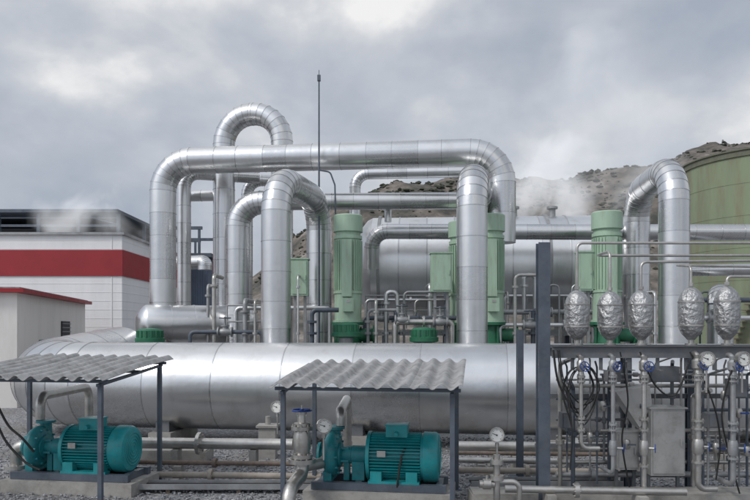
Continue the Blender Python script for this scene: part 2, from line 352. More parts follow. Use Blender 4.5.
mb.box((-15.4,47,9.3),(7.6,0.2,0.2)); mb.box((-15.4,53,9.3),(7.6,0.2,0.2)); mb.box((-15.4,47,8.4),(7.4,0.1,0.1))
mb.obj('roof_frame',STEEL,root,smooth=False)

# storage tank
D0=40; R=4.6; cx=X(689,D0)+R; zt=Z(165,D0)
root=empty('storage_tank',(cx,D0,0),'faded green cylindrical storage tank streaked with rust','tank')
mb=MB(); pr=[(0,R)]; k=7
for i in range(1,k): zz_=zt*i/k; pr+=[(zz_-0.02,R),(zz_-0.02,R+0.015),(zz_+0.02,R+0.015),(zz_+0.02,R)]
pr+=[(zt,R)]; mb.lathe(pr,(cx,D0,0),(0,0,1),96); mb.obj('shell',TANKM,root)
mb=MB(); mb.lathe([(zt-.3,R+.03),(zt-.3,R+0.08),(zt,R+0.08),(zt,R+0.16),(zt+0.08,R+0.16),(zt+0.08,R-0.1),(zt+0.35,0.2),(zt+0.37,0)],(cx,D0,0.003),(0,0,1),96); mb.obj('roof_rim',TANKRIM,root)
mb=MB()
for i in range(40):
    a=rad(215)+i*0.022; zz_=i*zt/40+0.2; mb.box((0,0,0),(0.9,0.28,0.05),M=Matrix.Translation(V(cx+math.cos(a)*(R+0.5),D0+math.sin(a)*(R+0.5),zz_))@Matrix.Rotation(a,4,'Z'))
mb.obj('stair',RUST,root,smooth=False)

# ---------------------------------------------------------------- overhead pipes
def pipe(pts,r,bend,label,seam=0.85,mat=None,name='insulated_pipe',cat='pipe',n=40,group=None,step=13):
    mb=MB(); mb.sweep(pts,r,bend,seam,n=n,step=step)
    kw=dict(label=label,category=cat)
    if group: kw['group']=group
    return mb.obj(name,mat or ALU,**kw)
hd=V(-1,0.135,0).normalized()
c0=V(8.6,13.84,1.22); cL=c0+hd*16.6
back=V(0.0,1,0.07).normalized()
pipe([c0,cL,cL+back*5.5],0.95,1.7,'huge aluminium-clad header pipe lying low above the gravel',seam=1.45,n=88,name='header_pipe',step=15)
for k in (1.0,5.0,9.0,13.2):
    p=c0+hd*k
    root_=empty('pipe_saddle',(p.x,p.y,0),'concrete saddle block carrying the huge header pipe','support','pipe saddles')
    a_=MB(); M=Matrix.Translation(p*1.0-V(0,0,p.z))@Matrix.Rotation(math.atan2(hd.y,hd.x),4,'Z'); a_.box((0,0,0.13),(0.5,1.5,0.26),M=M); a_.obj('block',CONC,root_,smooth=False)
    a_=MB(); a_.box((0,0,0.36),(0.3,1.1,0.2),M=M); a_.box((0,0.55,0.42),(0.3,0.1,0.4),M=M); a_.box((0,-0.55,0.42),(0.3,0.1,0.4),M=M); a_.obj('steel_cradle',BEAMS,root_,smooth=False)
a=S(163,161,23.4); b_=S(502,153,22.1); z1=8.08
pipe([V(a.x,a.y,2.6),V(a.x,a.y,z1),V(b_.x,b_.y,z1),V(b_.x,b_.y,5.2)],0.43,1.0,'long aluminium-clad overhead pipe bent down at both ends',n=56,seam=.8)
pipe([S(184,320,24.6),S(184,172,24.6),S(184,172,24.6)+V(2.5,0.8,0)],0.24,0.5,'slim aluminium-clad riser beside the overhead pipe',seam=0.7)
p0=V(X(148,22.6),22.4,Z(324,22.6)); ax=V(1,0.5,0).normalized()
mb=MB(); r_=0.62; pr=[(-0.32,0.02),(-0.3,0.25),(-0.2,0.44),(-0.08,0.57),(0,r_)]
for k in range(1,5): pr+=[(k*.75-.02,r_),(k*.75-.02,r_+.012),(k*.75+.02,r_+.012),(k*.75+.02,r_)]
pr+=[(3.4,r_),(3.5,0.55),(3.62,0.35),(3.68,0.02)]
mb.lathe(pr,p0,ax,56); ro=mb.obj('condensate_receiver',ALU,label='clad cylindrical receiver with domed end below the riser pipe',category='tank')
for k in (0.6,2.8):
    mb=MB(); pp=p0+ax*k; mb.box((pp.x,pp.y,(pp.z-0.5)/2),(0.3,0.9,pp.z-0.5)); mb.obj('support',CONC,ro,smooth=False)
def arch(n_,f_,zz,r=0.4,label='',bend=0.95):
    return pipe([V(n_[0],n_[1],0.02),V(n_[0],n_[1],zz),V(f_[0],f_[1],zz),V(f_[0],f_[1],0.02)],r,bend,label,seam=0.8,group='arched riser pipes',n=56)
arch((X(276,19),19),(X(319,22.5),22.5),6.6,label='arched aluminium-clad riser pipe behind the header')
arch((X(472,19),19),(X(479,22.6),22.6),6.72,r=0.42,label='tall clad riser pipe bending back at the top')
arch((X(674,19),19),(X(637,22.6),22.6),6.88,label='arched aluminium-clad riser pipe beside the valve rack')
a=S(238,203,22.8); a2=S(285,201,22.6); z3=a.z
pipe([V(a.x,a.y,0.02),a,V(a2.x,a2.y,z3)],0.38,0.85,'clad pipe rising and bending into a horizontal run',seam=.75)
pipe([V(a2.x-0.05,a2.y,z3),V(X(470,22.9),22.9,z3+0.1)],0.27,0.5,'slimmer clad pipe running level between risers',seam=0.8)
pipe([S(186,196,25.5),S(232,195,25.5)],0.2,0.5,'short clad connecting pipe between two risers',seam=0.6)
a=S(224,116,25); b_=S(282,116,24.6)
pipe([V(a.x,a.y,0.02),a,V(b_.x,b_.y,a.z),V(b_.x,b_.y,2.0)],0.385,1.04,'tall hairpin clad pipe looping above the others',seam=0.8)
pipe([S(247,310,26),S(247,180,26),V(X(300,26),26.3,S(247,180,26).z)],0.21,0.55,'thin clad pipe elbow between larger risers',seam=0.6)
pipe([S(355,225,25.5),S(355,174,25.5),V(X(468,25.2),25.2,S(355,174,25.5).z+.02)],0.2,0.5,'thin clad pipe elbow above the vessel',seam=0.7)
zp=Z(231,24)
pipe([V(X(372,25.5),24.4,4.6),V(X(372,24.6),24.1,zp),V(X(770,22.6),22.6,zp-0.25)],0.26,0.55,'long clad pipe running above the horizontal vessel',seam=0.8)
pipe([V(X(686,24),24.2,Z(270,24)),V(X(790,23),23.4,Z(268,23))],0.2,0.5,'clad pipe passing in front of the green tank',seam=0.7)
pipe([V(X(720,21),21,0.02),V(X(720,21),21,Z(295,21)),V(X(722,24),24,Z(295,21)),V(X(722,24),24,2)],0.36,0.65,'low clad pipe elbow near the green tank')
pipe([S(388,222,23.4),S(388,198,23.4)],0.12,0.2,'short vertical clad link pipe',seam=0.4,n=20)
pipe([S(205,270,30),S(205,262,30),V(X(160,31),31,Z(262,30))],0.3,0.4,'grey clad duct near the blue-grey building')

# vessel
Dv=26.8; zc=Z(267,Dv); x0=X(374,Dv); x1=X(622,25.6); r_=1.85
mb=MB(); ax=V(x1-x0,-0.7,0); Ln=ax.length
k=int(Ln/0.95); pr=[(0,r_)]
for i in range(1,k): q_=Ln*i/k; pr+=[(q_-.02,r_),(q_-.02,r_+.02),(q_+.02,r_+.02),(q_+.02,r_)]
pr+=[(Ln,r_)]
mb.lathe(pr,(x0,Dv,zc),ax,96,panel=True); ve=mb.obj('horizontal_vessel',ALUB,label='large clad horizontal heat exchanger vessel with domed ends',category='pressure vessel')
axn=ax.normalized()
for sgn,base in ((-1,V(x0,Dv,zc)),(1,V(x0,Dv,zc)+ax)):
    b2=MB(); b2.lathe([(0.003,r_),(0.2,1.75),(0.42,1.48),(0.6,1.1),(0.72,0.58),(0.76,0.02)],base,axn*sgn,96); b2.obj('domed_end',ALUD,ve)
for kk in (0.03,0.36,0.7):
    b2=MB(); b2.lathe([(-.05,r_),(-.05,r_+.07),(.05,r_+.07),(.05,r_)],V(x0,Dv,zc)+ax*kk,axn,80); b2.obj('flange_ring',GREYSTEEL,ve)
for kk in (0.2,0.8):
    b2=MB(); pp=V(x0,Dv,zc)+ax*kk; b2.box((pp.x,pp.y,(zc-1.55)/2),(0.5,2.0,zc-1.55)); b2.obj('saddle',CONC,ve,smooth=False)
for bx in (520,560):
    b2=MB(); pp=V(X(bx,25),26.1,zc+1.65); b2.cyl(pp,pp+V(0,0,0.45),0.12); b2.cyl(pp+V(0,0,0.45),pp+V(0,0,0.53),0.2); b2.obj('nozzle',GREYSTEEL,ve)

# ---------------------------------------------------------------- tall green vertical pumps
def vpump(label):
    root=empty('vertical_pump',(0,0,0),label,'pump','tall green vertical pumps')
    mb=MB(); mb.box((0,0,1.0),(1.3,1.3,2.0)); mb.obj('plinth',CONC,root,local=True,smooth=False)
    mb=MB(); mb.lathe([(2.003,0.55),(2.06,0.55),(2.06,0.38),(2.45,0.34),(2.6,0.34),(2.6,0.5),(2.68,0.5)],(0,0,0),(0,0,1),32)
    mb.cyl((0,0,2.3),(0.75,0,2.3),0.2); mb.cyl((0.75,0,2.3),(0.82,0,2.3),0.3)
    for k in range(4):
        a=k*math.pi/2+0.4; mb.box((math.cos(a)*0.42,math.sin(a)*0.42,2.3),(0.05,0.05,0.5))
    mb.obj('discharge_head',DGREEN,root,local=True)
    mb=MB(); R=0.41
    mb.lathe([(2.683,0.46),(2.75,0.46),(2.75,R),(3.55,R),(3.55,R+.03),(3.62,R+.03),(3.62,R-.02),(5.2,R-.02),(5.2,R+.02),(5.3,R+.02),(5.3,R)],(0,0,0),(0,0,1),40)
    for k in range(28):
        a=2*math.pi*k/28; mb.box((R+0.0,0,4.4),(0.06,0.02,1.5),M=Matrix.Rotation(a,4,'Z'))
    mo=mb.obj('motor',GREEN,root,local=True)
    mb=MB(); mb.lathe([(5.303,R-.03),(5.4,R-.03),(5.42,R+.04),(5.9,R+.04),(5.93,R+.01),(5.96,0.2),(5.965,0.01)],(0,0,0),(0,0,1),40); mb.obj('fan_cover',GREEN,mo,local=True).location-=mo.location
    mb=MB(); mb.box((-0.02,-0.46,4.3),(0.3,0.12,1.7)); mb.obj('air_duct',GREEN,mo,local=True,smooth=False).location-=mo.location
    mb=MB(); mb.box((0.03,-0.47,3.2),(0.32,0.16,0.4)); mb.obj('terminal_box',GREEN,mo,local=True,smooth=False).location-=mo.location
    mb=MB(); mb.box((0.03,-0.556,3.3),(0.1,0.01,0.07)); mb.obj('name_plate',STAINLESS,mo,local=True,smooth=False).location-=mo.location
    return root
vp=vpump('pale green vertical pump motor on dark green head'); D0=21.3
vp.location=(X(348,D0),D0,0)
dup(vp,loc=V(X(491,21),21.2,0)); dup(vp,loc=V(X(463,22.4),22.6,0)); dup(vp,loc=V(X(608,20.6),20.7,0))
def cabinet(px,py0,py1,D,w_,label):
    z0,z1=Z(py1,D),Z(py0,D); x=X(px,D)
    root=empty('control_cabinet',(x,D,0),label,'cabinet','green control cabinets')
    mb=MB(); mb.box((x,D,(z0+z1)/2),(w_,0.4,z1-z0)); mb.box((x,D,z1+0.02),(w_+.06,.46,.04)); mb.obj('casing',GREEN,root,smooth=False)
    mb=MB(); mb.box((x,D-0.213,(z0+z1)/2),(w_-.08,0.02,z1-z0-.1)); mb.box((x+w_*.36,D-0.24,(z0+z1)/2),(.03,.03,.14)); mb.obj('door',GREEN,root,smooth=False)
    mb=MB(); mb.box((x-w_*.3,D,z0/2),(.08,.08,z0)); mb.box((x+w_*.3,D,z0/2),(.08,.08,z0)); mb.obj('stand',GREYSTEEL,root,smooth=False)
cabinet(300,260,296,21,0.5,'pale green control cabinet on a steel stand')
cabinet(441,254,292,21,0.62,'wide pale green control cabinet on a steel stand')
cabinet(584,253,291,20.8,0.42,'narrow pale green control cabinet on a steel stand')

def cap(px,py,D):
    x=X(px,D); zt_=Z(py,D)
    root=empty('booster_pump',(x,D,0),'small dark green booster pump on a column','pump','dark green booster pumps')
    mb=MB(); mb.lathe([(zt_-0.45,0.3),(zt_-0.42,0.42),(zt_-0.3,0.42),(zt_-0.28,0.36),(zt_-0.08,0.36),(zt_-0.03,0.3),(zt_,0.05)],(x,D,0),(0,0,1),28)
    for k in range(16):
        a=2*math.pi*k/16; mb.box((x+math.cos(a)*.37,D+math.sin(a)*.37,zt_-.18),(.03,.03,.2))
    mb.obj('motor',DGREEN,root)
    mb=MB(); mb.cyl((x,D,0),(x,D,zt_-0.453),0.2); mb.obj('column',GREYSTEEL,root)
cap(150,328,20.5); cap(424,327,20.3); cap(346,322,20.2)
x=X(319,22); mb=MB(); root=empty('lightning_mast',(x,22,0),'slender dark lightning mast with a small lamp arm','mast')
mb.cyl((x,22,0),(x,22,Z(80,22)),0.045,0.022,n=10); mb.obj('pole',STEEL,root)
mb=MB(); mb.box((x,22,Z(78,22)),(0.1,0.1,0.18)); mb.cyl((x,22,Z(77,22)),(x,22,Z(70,22)),0.01,n=6); mb.obj('rod_tip',STEEL,root)
mb=MB(); mb.sweep([V(x,22,Z(170,22)),V(x+.35,22,Z(172,22)),V(x+.5,22,Z(185,22)),V(x+.52,22,Z(215,22))],0.025,0.15,n=8); mb.obj('conduit',STEEL,root)

# ---------------------------------------------------------------- walkway, rails and small pipework
def rail(p0,p1,z0,h,label):
    p0=Vector(p0);p1=Vector(p1); L_=(p1-p0).length; n=max(2,int(L_/1.2)); d_=(p1-p0)/n
    root=empty('handrail',(p0.x,p0.y,z0),label,'handrail','walkway handrails')
    for hh in (h,h*0.55):
        mb=MB(); mb.cyl(V(p0.x,p0.y,z0+hh),V(p1.x,p1.y,z0+hh),0.025,n=8); mb.obj('rail',GREYSTEEL,root)
    for i in range(n+1):
        q_=p0+d_*i; mb=MB(); mb.cyl(V(q_.x,q_.y,z0),V(q_.x,q_.y,z0+h),0.022,n=8); mb.obj('post',GREYSTEEL,root)
rail((X(500,21.6),23.4,0),(X(600,21.6)+.6,23.4,0),2.5,1.1,'galvanised handrail along the raised walkway')
rail((X(365,22),23.4,0),(X(452,22),23.4,0),2.5,1.1,'galvanised handrail along the raised walkway')
rail((X(228,21.5),21.4,0),(X(262,21.5),21.4,0),2.1,1.1,'short galvanised handrail beside a riser')
root=empty('walkway',(0,23.9,0),'raised steel grating walkway on columns','walkway')
mb=MB(); mb.box((3.5,23.9,2.42),(11,1.2,0.08)); mb.box((3.5,23.35,2.36),(11,0.08,0.2)); mb.obj('deck',GREYSTEEL,root,smooth=False)
for i in range(6):
    for y in (23.4,24.4):
        mb=MB(); mb.box((-1.8+i*2.12,y,1.13),(.14,.14,2.25)); mb.obj('column',STEEL,root,smooth=False)
def tube(pts,r,label,mat=None,bend=0.15,name='small_pipe',fl=(),cat='pipe'):
    mb=MB(); mb.sweep(pts,r,bend,None,n=14,step=18); o=mb.obj(name,mat or GREYSTEEL,label=label,category=cat)
    for p,ax in fl:
        b=MB(); b.lathe([(-.03,r*2.0),(.03,r*2.0)],p,ax,20)
        for k in range(6):
            q=Vector(ax).normalized().to_track_quat('Z','Y'); a=k*math.pi/3; off=q@V(math.cos(a)*r*1.6,math.sin(a)*r*1.6,0); b.cyl(Vector(p)+off-Vector(ax).normalized()*.045,Vector(p)+off+Vector(ax).normalized()*.045,r*.18,n=6)
        b.obj('flange',mat or GREYSTEEL,o)
    return o
rng=random.Random(3)
for i,px in enumerate([368,376,386,396,404,415,430,446,508,515,524,533,548,561,572,588,245,255,298,312,626,650,655,700,208,214]):
    D=20.4+rng.random()*2.4; x=X(px,D); zt_=Z(rng.choice([300,292,285,275,310,318]),D)
    k=rng.choice([0,1,2]); r_=rng.choice([.03,.04,.05,.07])
    if k==0: pts=[V(x,D,0.02),V(x,D,zt_),V(x+rng.choice([-1,1])*rng.uniform(.4,1.1),D,zt_)]
    elif k==1: pts=[V(x,D,0.02),V(x,D,zt_),V(x,D+1.2,zt_)]
    else: pts=[V(x,D,0.02),V(x,D,zt_),V(x+.35,D,zt_),V(x+.35,D,1.0)]
    tube(pts,r_,'small grey service pipe with a flange behind the header',mat=[GREYSTEEL,STAINLESS,ALUD,STEEL][i%4],fl=[(V(x,D,zt_-0.35),(0,0,1)),(V(x,D,2.35),(0,0,1))])
for (a,b_,py,D,r_) in [(365,470,318,21.9,.07),(498,600,312,21.9,.08),(500,596,325,21.0,.06),(190,262,332,21,.06),(395,452,322,20.8,.09),(236,330,308,22,.07),(690,760,300,21.5,.08),(690,760,318,20.5,.07),(366,455,300,23.0,.05),(505,592,296,23.1,.05)]:
    z=Z(py,D); tube([V(X(a,D),D,1.2),V(X(a,D),D,z),V(X(b_,D),D,z),V(X(b_,D),D,1.2)],r_,'horizontal service pipe bridging behind the header',mat=rng.choice([GREYSTEEL,STAINLESS,ALUD,STEEL]),fl=[(V(X((a+b_)/2,D),D,z),(1,0,0))])
def smallvalve(px,py,D,s_=1.0):
    x=X(px,D); z=Z(py,D)
    root=empty('gate_valve',(x,D,z),'small gate valve with handwheel on pipework behind the header','valve','small gate valves')
    mb=MB(); mb.lathe([(-.2*s_,.14*s_),(-.16*s_,.14*s_),(-.16*s_,.08*s_),(-.05*s_,.11*s_),(.05*s_,.11*s_),(.16*s_,.08*s_),(.16*s_,.14*s_),(.2*s_,.14*s_)],(x,D,z),(1,0,0),20)
    mb.lathe([(0,.09*s_),(.15*s_,.07*s_),(.15*s_,.11*s_),(.19*s_,.11*s_),(.19*s_,.03*s_),(.42*s_,.03*s_)],(x,D,z),(0,0,1),16); mb.obj('body',GREYSTEEL,root)
    mb=MB(); mb.torus((x,D,z+.38*s_),(0,0,1),.15*s_,.018*s_,24,6); mb.cyl((x-.15*s_,D,z+.38*s_),(x+.15*s_,D,z+.38*s_),.012*s_,n=6); mb.cyl((x,D-.15*s_,z+.38*s_),(x,D+.15*s_,z+.38*s_),.012*s_,n=6); mb.obj('handwheel',STEEL,root)
for px,py,D in [(402,320,20.8),(382,318,21.9),(545,312,21.9),(530,325,21),(570,325,21),(225,332,21),(715,318,20.5),(440,322,20.8),(280,308,22)]: smallvalve(px,py,D,1.1)

# ---------------------------------------------------------------- canopies
TH=rad(-8.5)
def canopy(loc,w_,dep_,zf,zb,label,ph=0.0):
    root=empty('pump_canopy',loc,label,'canopy','corrugated pump canopies',rot=TH)
    mb=MB(); nx=int(w_/0.235)*12; per=0.235; am=0.033; ny=10; ov=0.08; th=0.009
    for layer in (0,1):
        for j in range(ny+1):
            for i in range(nx+1):
                x=-ov+(w_+2*ov)*i/nx; sheet=math.floor((x+.1)/0.94)
                y=-0.12+(dep_+.24)*j/ny+0.025*math.sin(sheet*2.7+ph); 
                z=zf+(zb-zf)*(y/dep_)+am*math.sin(2*math.pi*x/per)+0.012*math.sin(2.3*y+x*1.7+ph)+0.008*math.sin(sheet*4.1+ph)
                mb.v.append(V(x,y,z-(th if layer else 0)))
    W_=nx+1; T_=W_*(ny+1)
    for j in range(ny):
        for i in range(nx):
            a=j*W_+i; mb.f.append([a,a+1,a+W_+1,a+W_]); mb.f.append([T_+a,T_+a+W_,T_+a+W_+1,T_+a+1])
    for i in range(nx): mb.f.append([i,T_+i,T_+i+1,i+1]); a=ny*W_+i; mb.f.append([a,a+1,T_+a+1,T_+a])
    for j in range(ny): a=j*W_; mb.f.append([a,a+W_,T_+a+W_,T_+a]); a+=nx; mb.f.append([a,T_+a,T_+a+W_,a+W_])
    mb.m=[0]*len(mb.f); mb.s=[.5]*len(mb.f)
    mb.obj('corrugated_roof',FIBRE,root,local=True)
    def zt_(y): return zf+(zb-zf)*(y/dep_)-0.06
    for x in (0.06,w_-0.06):
        for y in (0.08,dep_-0.08):
            mb=MB(); h=zt_(y)-0.05; mb.box((x,y,h/2),(.06,.06,h)); mb.box((x,y,.006),(.16,.16,.012)); mb.obj('post',STEEL,root,local=True,smooth=False)
    for y in (0.08,dep_/2,dep_-0.08):
        mb=MB(); mb.box((w_/2,y,zt_(y)-0.02),(w_+.1,.045,.045)); mb.obj('purlin',STEEL,root,local=True,smooth=False)
    for x in (0.06,w_-.06):
        mb=MB(); a=V(x,0,zt_(0)-.065); b=V(x,dep_,zt_(dep_)-.065); mb.box((0,0,0),(.04,(b-a).length,.04),M=Matrix.Translation((a+b)/2)@Matrix.Rotation(math.atan2(b.z-a.z,dep_),4,'X'))
        mb.obj('rafter',STEEL,root,local=True,smooth=False)
    return root
canopy((X(276,9.15),9.25,0),2.36,1.95,Z(385,9),Z(362,11),'grey corrugated canopy on steel posts over a teal pump')
canopy((X(-70,9.6),9.85,0),2.42,1.95,1.82,2.0,'weathered corrugated canopy on steel posts over a teal pump',1.3)

# ---------------------------------------------------------------- pump sets
def pumpset(loc,label):
    root=empty('motor_pump',loc,label,'pump','teal motor pumps',rot=TH)
    zc=0.60
    mb=MB(); mb.box((0.25,0,0.09),(2.1,0.85,0.18)); mb.obj('plinth',CONC,root,local=True,smooth=False)
    mb=MB()
    for y in (-.3,.3): mb.box((0.25,y,0.235),(1.9,.09,.1))
    for x in (-.6,-.05,.5,1.1): mb.box((x,0,0.23),(.09,.55,.09))
    mb.obj('base_frame',STEEL,root,local=True,smooth=False)
    mb=MB(); R=.255
    mb.lathe([(0.02,.06),(0.04,.18),(0.07,.22),(0.07,.33),(0.12,.33),(0.12,R),(0.84,R),(0.84,.31),(0.87,.31)],(0,0,zc),(1,0,0),48)
    for k in range(44):
        a=2*math.pi*k/44
        if abs(math.sin(a)+1)<0.12 : continue
        mb.box((0.48,0,R+.03),(.71,.009,.07),M=Matrix.Translation(V(0,0,zc))@Matrix.Rotation(a,4,'X'))
    for y in (-.26,.26):
        for x in (.22,.72): mb.box((x,y,.36),(.16,.12,.16))
        mb.box((.47,y,.3),(.72,.14,.035))
    mb.torus((0.45,0,zc+R+.12),(0,1,0),.045,.013,16,6)
    mo=mb.obj('motor',TEAL,root,local=True)
    mb=MB(); mb.lathe([(0.873,.30),(0.873,.335),(1.04,.335),(1.08,.31),(1.095,.26),(1.095,.02)],(0,0,zc),(1,0,0),48)
    for k in range(5): mb.torus((1.098,0,zc),(1,0,0),.05+.045*k,.006,36,4)
    o=mb.obj('fan_cover',TEAL,mo,local=True); o.location-=mo.location
    mb=MB(); mb.box((.5,-.1,zc+.36),(.3,.26,.15)); mb.box((.5,-.1,zc+.445),(.32,.28,.02)); mb.cyl((.5,-.22,zc+.34),(.5,-.3,zc+.33),.03,n=10); o=mb.obj('terminal_box',TEAL,mo,local=True,smooth=False); o.location-=mo.location
    mb=MB(); mb.box((.3,-.335,zc+.08),(.12,.012,.08)); o=mb.obj('name_plate',STAINLESS,mo,local=True,smooth=False); o.location-=mo.location
    mb=MB(); mb.lathe([(-.17,.13),(.03,.13)],(0,0,zc),(1,0,0),24); mb.box((-.07,0,.42),(.18,.2,.3)); mb.obj('coupling_guard',TEALD,root,local=True)
    mb=MB(); mb.lathe([(-.36,.17),(-.33,.17),(-.31,.1),(-.2,.12),(-.175,.12)],(0,0,zc),(1,0,0),28)
    for k in range(4): a=k*math.pi/2+.6; mb.box((-.27,math.cos(a)*.12,zc+math.sin(a)*.12),(.12,.03,.03))
    mb.box((-.25,0,.4),(.08,.12,.28)); mb.obj('bearing_housing',TEALD,root,local=True)
    mb=MB(); cz=zc
    mb.lathe([(-.58,.12),(-.565,.22),(-.54,.27),(-.49,.30),(-.44,.30),(-.39,.27),(-.363,.22),(-.363,.1)],(0,0,cz),(1,0,0),44)
    mb.lathe([(-.67,.16),(-.635,.16),(-.635,.11),(-.58,.11)],(0,0,cz),(1,0,0),28)
    mb.lathe([(0,.10),(.31,.085),(.31,.145),(.345,.145)],(-.465,.16,cz+.02),(0,0,1),28)
    for k in range(10): a=2*math.pi*k/10; mb.cyl((-.40,math.cos(a)*.25,cz+math.sin(a)*.25),(-.345,math.cos(a)*.25,cz+math.sin(a)*.25),.018,n=6)
    mb.box((-.5,0,.33),(.12,.4,.14)); mb.obj('pump_casing',TEALD,root,local=True)
    return root
ps=pumpset((X(364,10.1),10.15,0),'teal electric motor and centrifugal pump under a canopy'); ps.scale=(1,1.06,1.06)
dup(ps,loc=V(X(64,10.75),10.85,0))

# ---------------------------------------------------------------- gauges and valves
def gauge(loc,r,drop,label='round white pressure gauge on a thin stem'):
    root=empty('pressure_gauge',loc,label,'gauge','pressure gauges')
    mb=MB(); mb.lathe([(0.05,0.01),(0.05,r*.95),(0.0,r),(-.03,r),(-.03,r*.9),(-.012,r*.88),(-.012,.01)],(0,0,0),(0,1,0),36); mb.obj('case',STAINLESS,root,local=True)
    mb=MB(); mb.lathe([(0,r*.87),(.004,r*.87)],(0,-.018,0),(0,1,0),36); di=mb.obj('dial',DIAL,root,local=True)
    mb=MB()
    for k in range(25):
        a=rad(-135+270*k/24); L_=r*(.16 if k%4==0 else .09); mb.box((0,-.021,r*.78-L_/2),(.003 if k%4 else .005,.003,L_),M=Matrix.Rotation(a,4,'Y'))
    mb.box((0,-.024,r*.28),(.006,.003,r*.75),M=Matrix.Rotation(rad(-70),4,'Y')); mb.lathe([(0,.01),(.006,.01)],(0,-.027,0),(0,1,0),12)
    o=mb.obj('needle',RUBBER,di,local=True,smooth=False); o.location-=di.location
    mb=MB(); mb.cyl((0,.02,-r+.01),(0,.02,-drop),.014,n=10); mb.lathe([(0,.026),(.05,.026)],(0,.02,-r-.06),(0,0,1),6); mb.obj('stem',STAINLESS,root,local=True)
    return root
G=gauge(S(707,359,9.3),.10,.45)
for px,py,D,r_,rz in [(743,359,9.3,1,.2),(497,435,9.3,1.0,-.25),(324,426,9.6,1.05,.3),(277,407,10.3,.9,-.3)]:
    g_=dup(G,loc=S(px,py,D),rot=rz); g_.scale=(r_,r_,r_)
def wheel(c,axis,R,parent,mat=BLUE):
    c=Vector(c);ax=Vector(axis).normalized(); mb=MB(); mb.torus(c,ax,R,R*.1,28,8)
    q=ax.to_track_quat('Z','Y')
    for k in range(5):
        a=2*math.pi*k/5; mb.cyl(c-ax*R*.12,c+q@V(math.cos(a)*R,math.sin(a)*R,0),R*.07,n=6)
    mb.lathe([(-R*.25,R*.2),(R*.15,R*.2)],c,ax,12); return mb.obj('handwheel',mat,parent)
def bigvalve(px,D,ztop,zbody,label,mat=STAINLESS):
    x=X(px,D); root=empty('gate_valve',(x,D,zbody),label,'valve')
    mb=MB(); mb.lathe([(-.22,.15),(-.17,.15),(-.17,.10),(-.08,.12),(.08,.12),(.17,.10),(.17,.15),(.22,.15)],(x,D,zbody),(0,0,1),28)
    for s_ in(-1,1):
        for k in range(8): a=2*math.pi*k/8; mb.cyl((x+math.cos(a)*.125,D+math.sin(a)*.125,zbody+s_*.15),(x+math.cos(a)*.125,D+math.sin(a)*.125,zbody+s_*.25),.014,n=6)
    mb.obj('body',mat,root)
    mb=MB(); 
    mb.box((x-.05,D,(zbody+.22+ztop)/2),(.022,.03,ztop-zbody-.22)); mb.box((x+.05,D,(zbody+.22+ztop)/2),(.022,.03,ztop-zbody-.22)); mb.box((x,D,ztop-.01),(.14,.05,.03)); mb.lathe([(0,.11),(.04,.11),(.05,.06),(.16,.05),(.16,.07),(.2,.07)],(x,D,zbody+.223),(0,0,1),20)
    mb.cyl((x,D,zbody+.2),(x,D,ztop+.12),.014,n=8); mb.obj('yoke',mat,root)
    wheel((x,D,ztop+.05),(0,0,1),.13,root)
    return root
bigvalve(302,9.7,Z(414,9.7),Z(442,9.7),'grey gate valve with blue handwheel on the pump suction')
D=9.7; x=X(302,D); zv=Z(442,D)
tube([V(x,D,zv-.22),V(x,D,zv-.45),V(x-.12,D-.5,zv-.55),V(x-.13,D-.55,0.02)],.095,'light grey suction pipe curving down in front of the pump',mat=STAINLESS,bend=.25,fl=[(V(x,D,zv-.26),(0,0,1))])
tube([V(x,D+.02,zv-.35),V(x+.25,D+.3,zv-.35),V(X(333,10.2)-.02,10.25,.63)],.08,'short pipe joining valve and pump casing',mat=STAINLESS,bend=.2)
tube([V(X(333,10.2)+.1,10.42,1.03),V(X(333,10.2)+.1,10.42,1.24),V(X(333,10.2)+.12,12.4,1.24),V(X(333,10.2)+.12,12.4,.35),V(X(333,10.2)+.12,13.0,.35)],.075,'pump discharge pipe rising then running back',mat=STAINLESS,bend=.2)
tube([V(X(30,10.9)+.06,11.1,1.03),V(X(30,10.9)+.06,11.1,1.4),V(X(30,10.9)+.06,13,1.4),V(X(30,10.9)+.06,13,.3)],.075,'pump discharge pipe rising then running back',mat=STAINLESS,bend=.2)
tube([V(X(28,10.9)-.0,10.97,.63),V(X(28,10.9)-.24,11.0,.63),V(X(28,10.9)-.24,11.02,.02)],.09,'grey suction elbow dropping from the pump casing',mat=STAINLESS,bend=.16,fl=[(V(X(28,10.9)-.24,11.02,.3),(0,0,1))])

def low(a,b_,py,D,r_,mat,label,fl=True):
    z=Z(py,D); p=V(X(a,D),D,z); q_=V(X(b_,D-.3),D-.3*(b_-a)/300,z)
    o=tube([p,q_],r_,label,mat=mat,fl=[(p.lerp(q_,.4),(1,-.1,0))] if fl else [])
    k=2 if b_-a<300 else 4
    for i in range(k):
        c=p.lerp(q_,(i+.5)/k); mb=MB(); mb.box((c.x,c.y,(z-r_)/2),(.12,.3,z-r_)); mb.obj('sleeper',CONC,o,smooth=False)
low(138,292,443,12.6,.10,STAINLESS,'dull silver pipe running low over gravel')
low(455,760,446,12.7,.09,STAINLESS,'dull silver pipe running low over gravel')
low(120,350,474,11.3,.05,BEIGE,'beige primed pipe running low over gravel')
low(455,640,470,11.4,.05,BEIGE,'beige primed pipe running low over gravel')
low(120,360,462,12.0,.04,RUST,'thin rusty pipe running low over gravel')
low(505,690,489,9.5,.05,STAINLESS,'grey pipe in front of the valve rack')
low(455,560,460,12.0,.05,STAINLESS,'thin silver pipe running low over gravel',False)
low(455,700,453,12.4,.035,RUST,'thin rusty pipe running low over gravel',False)
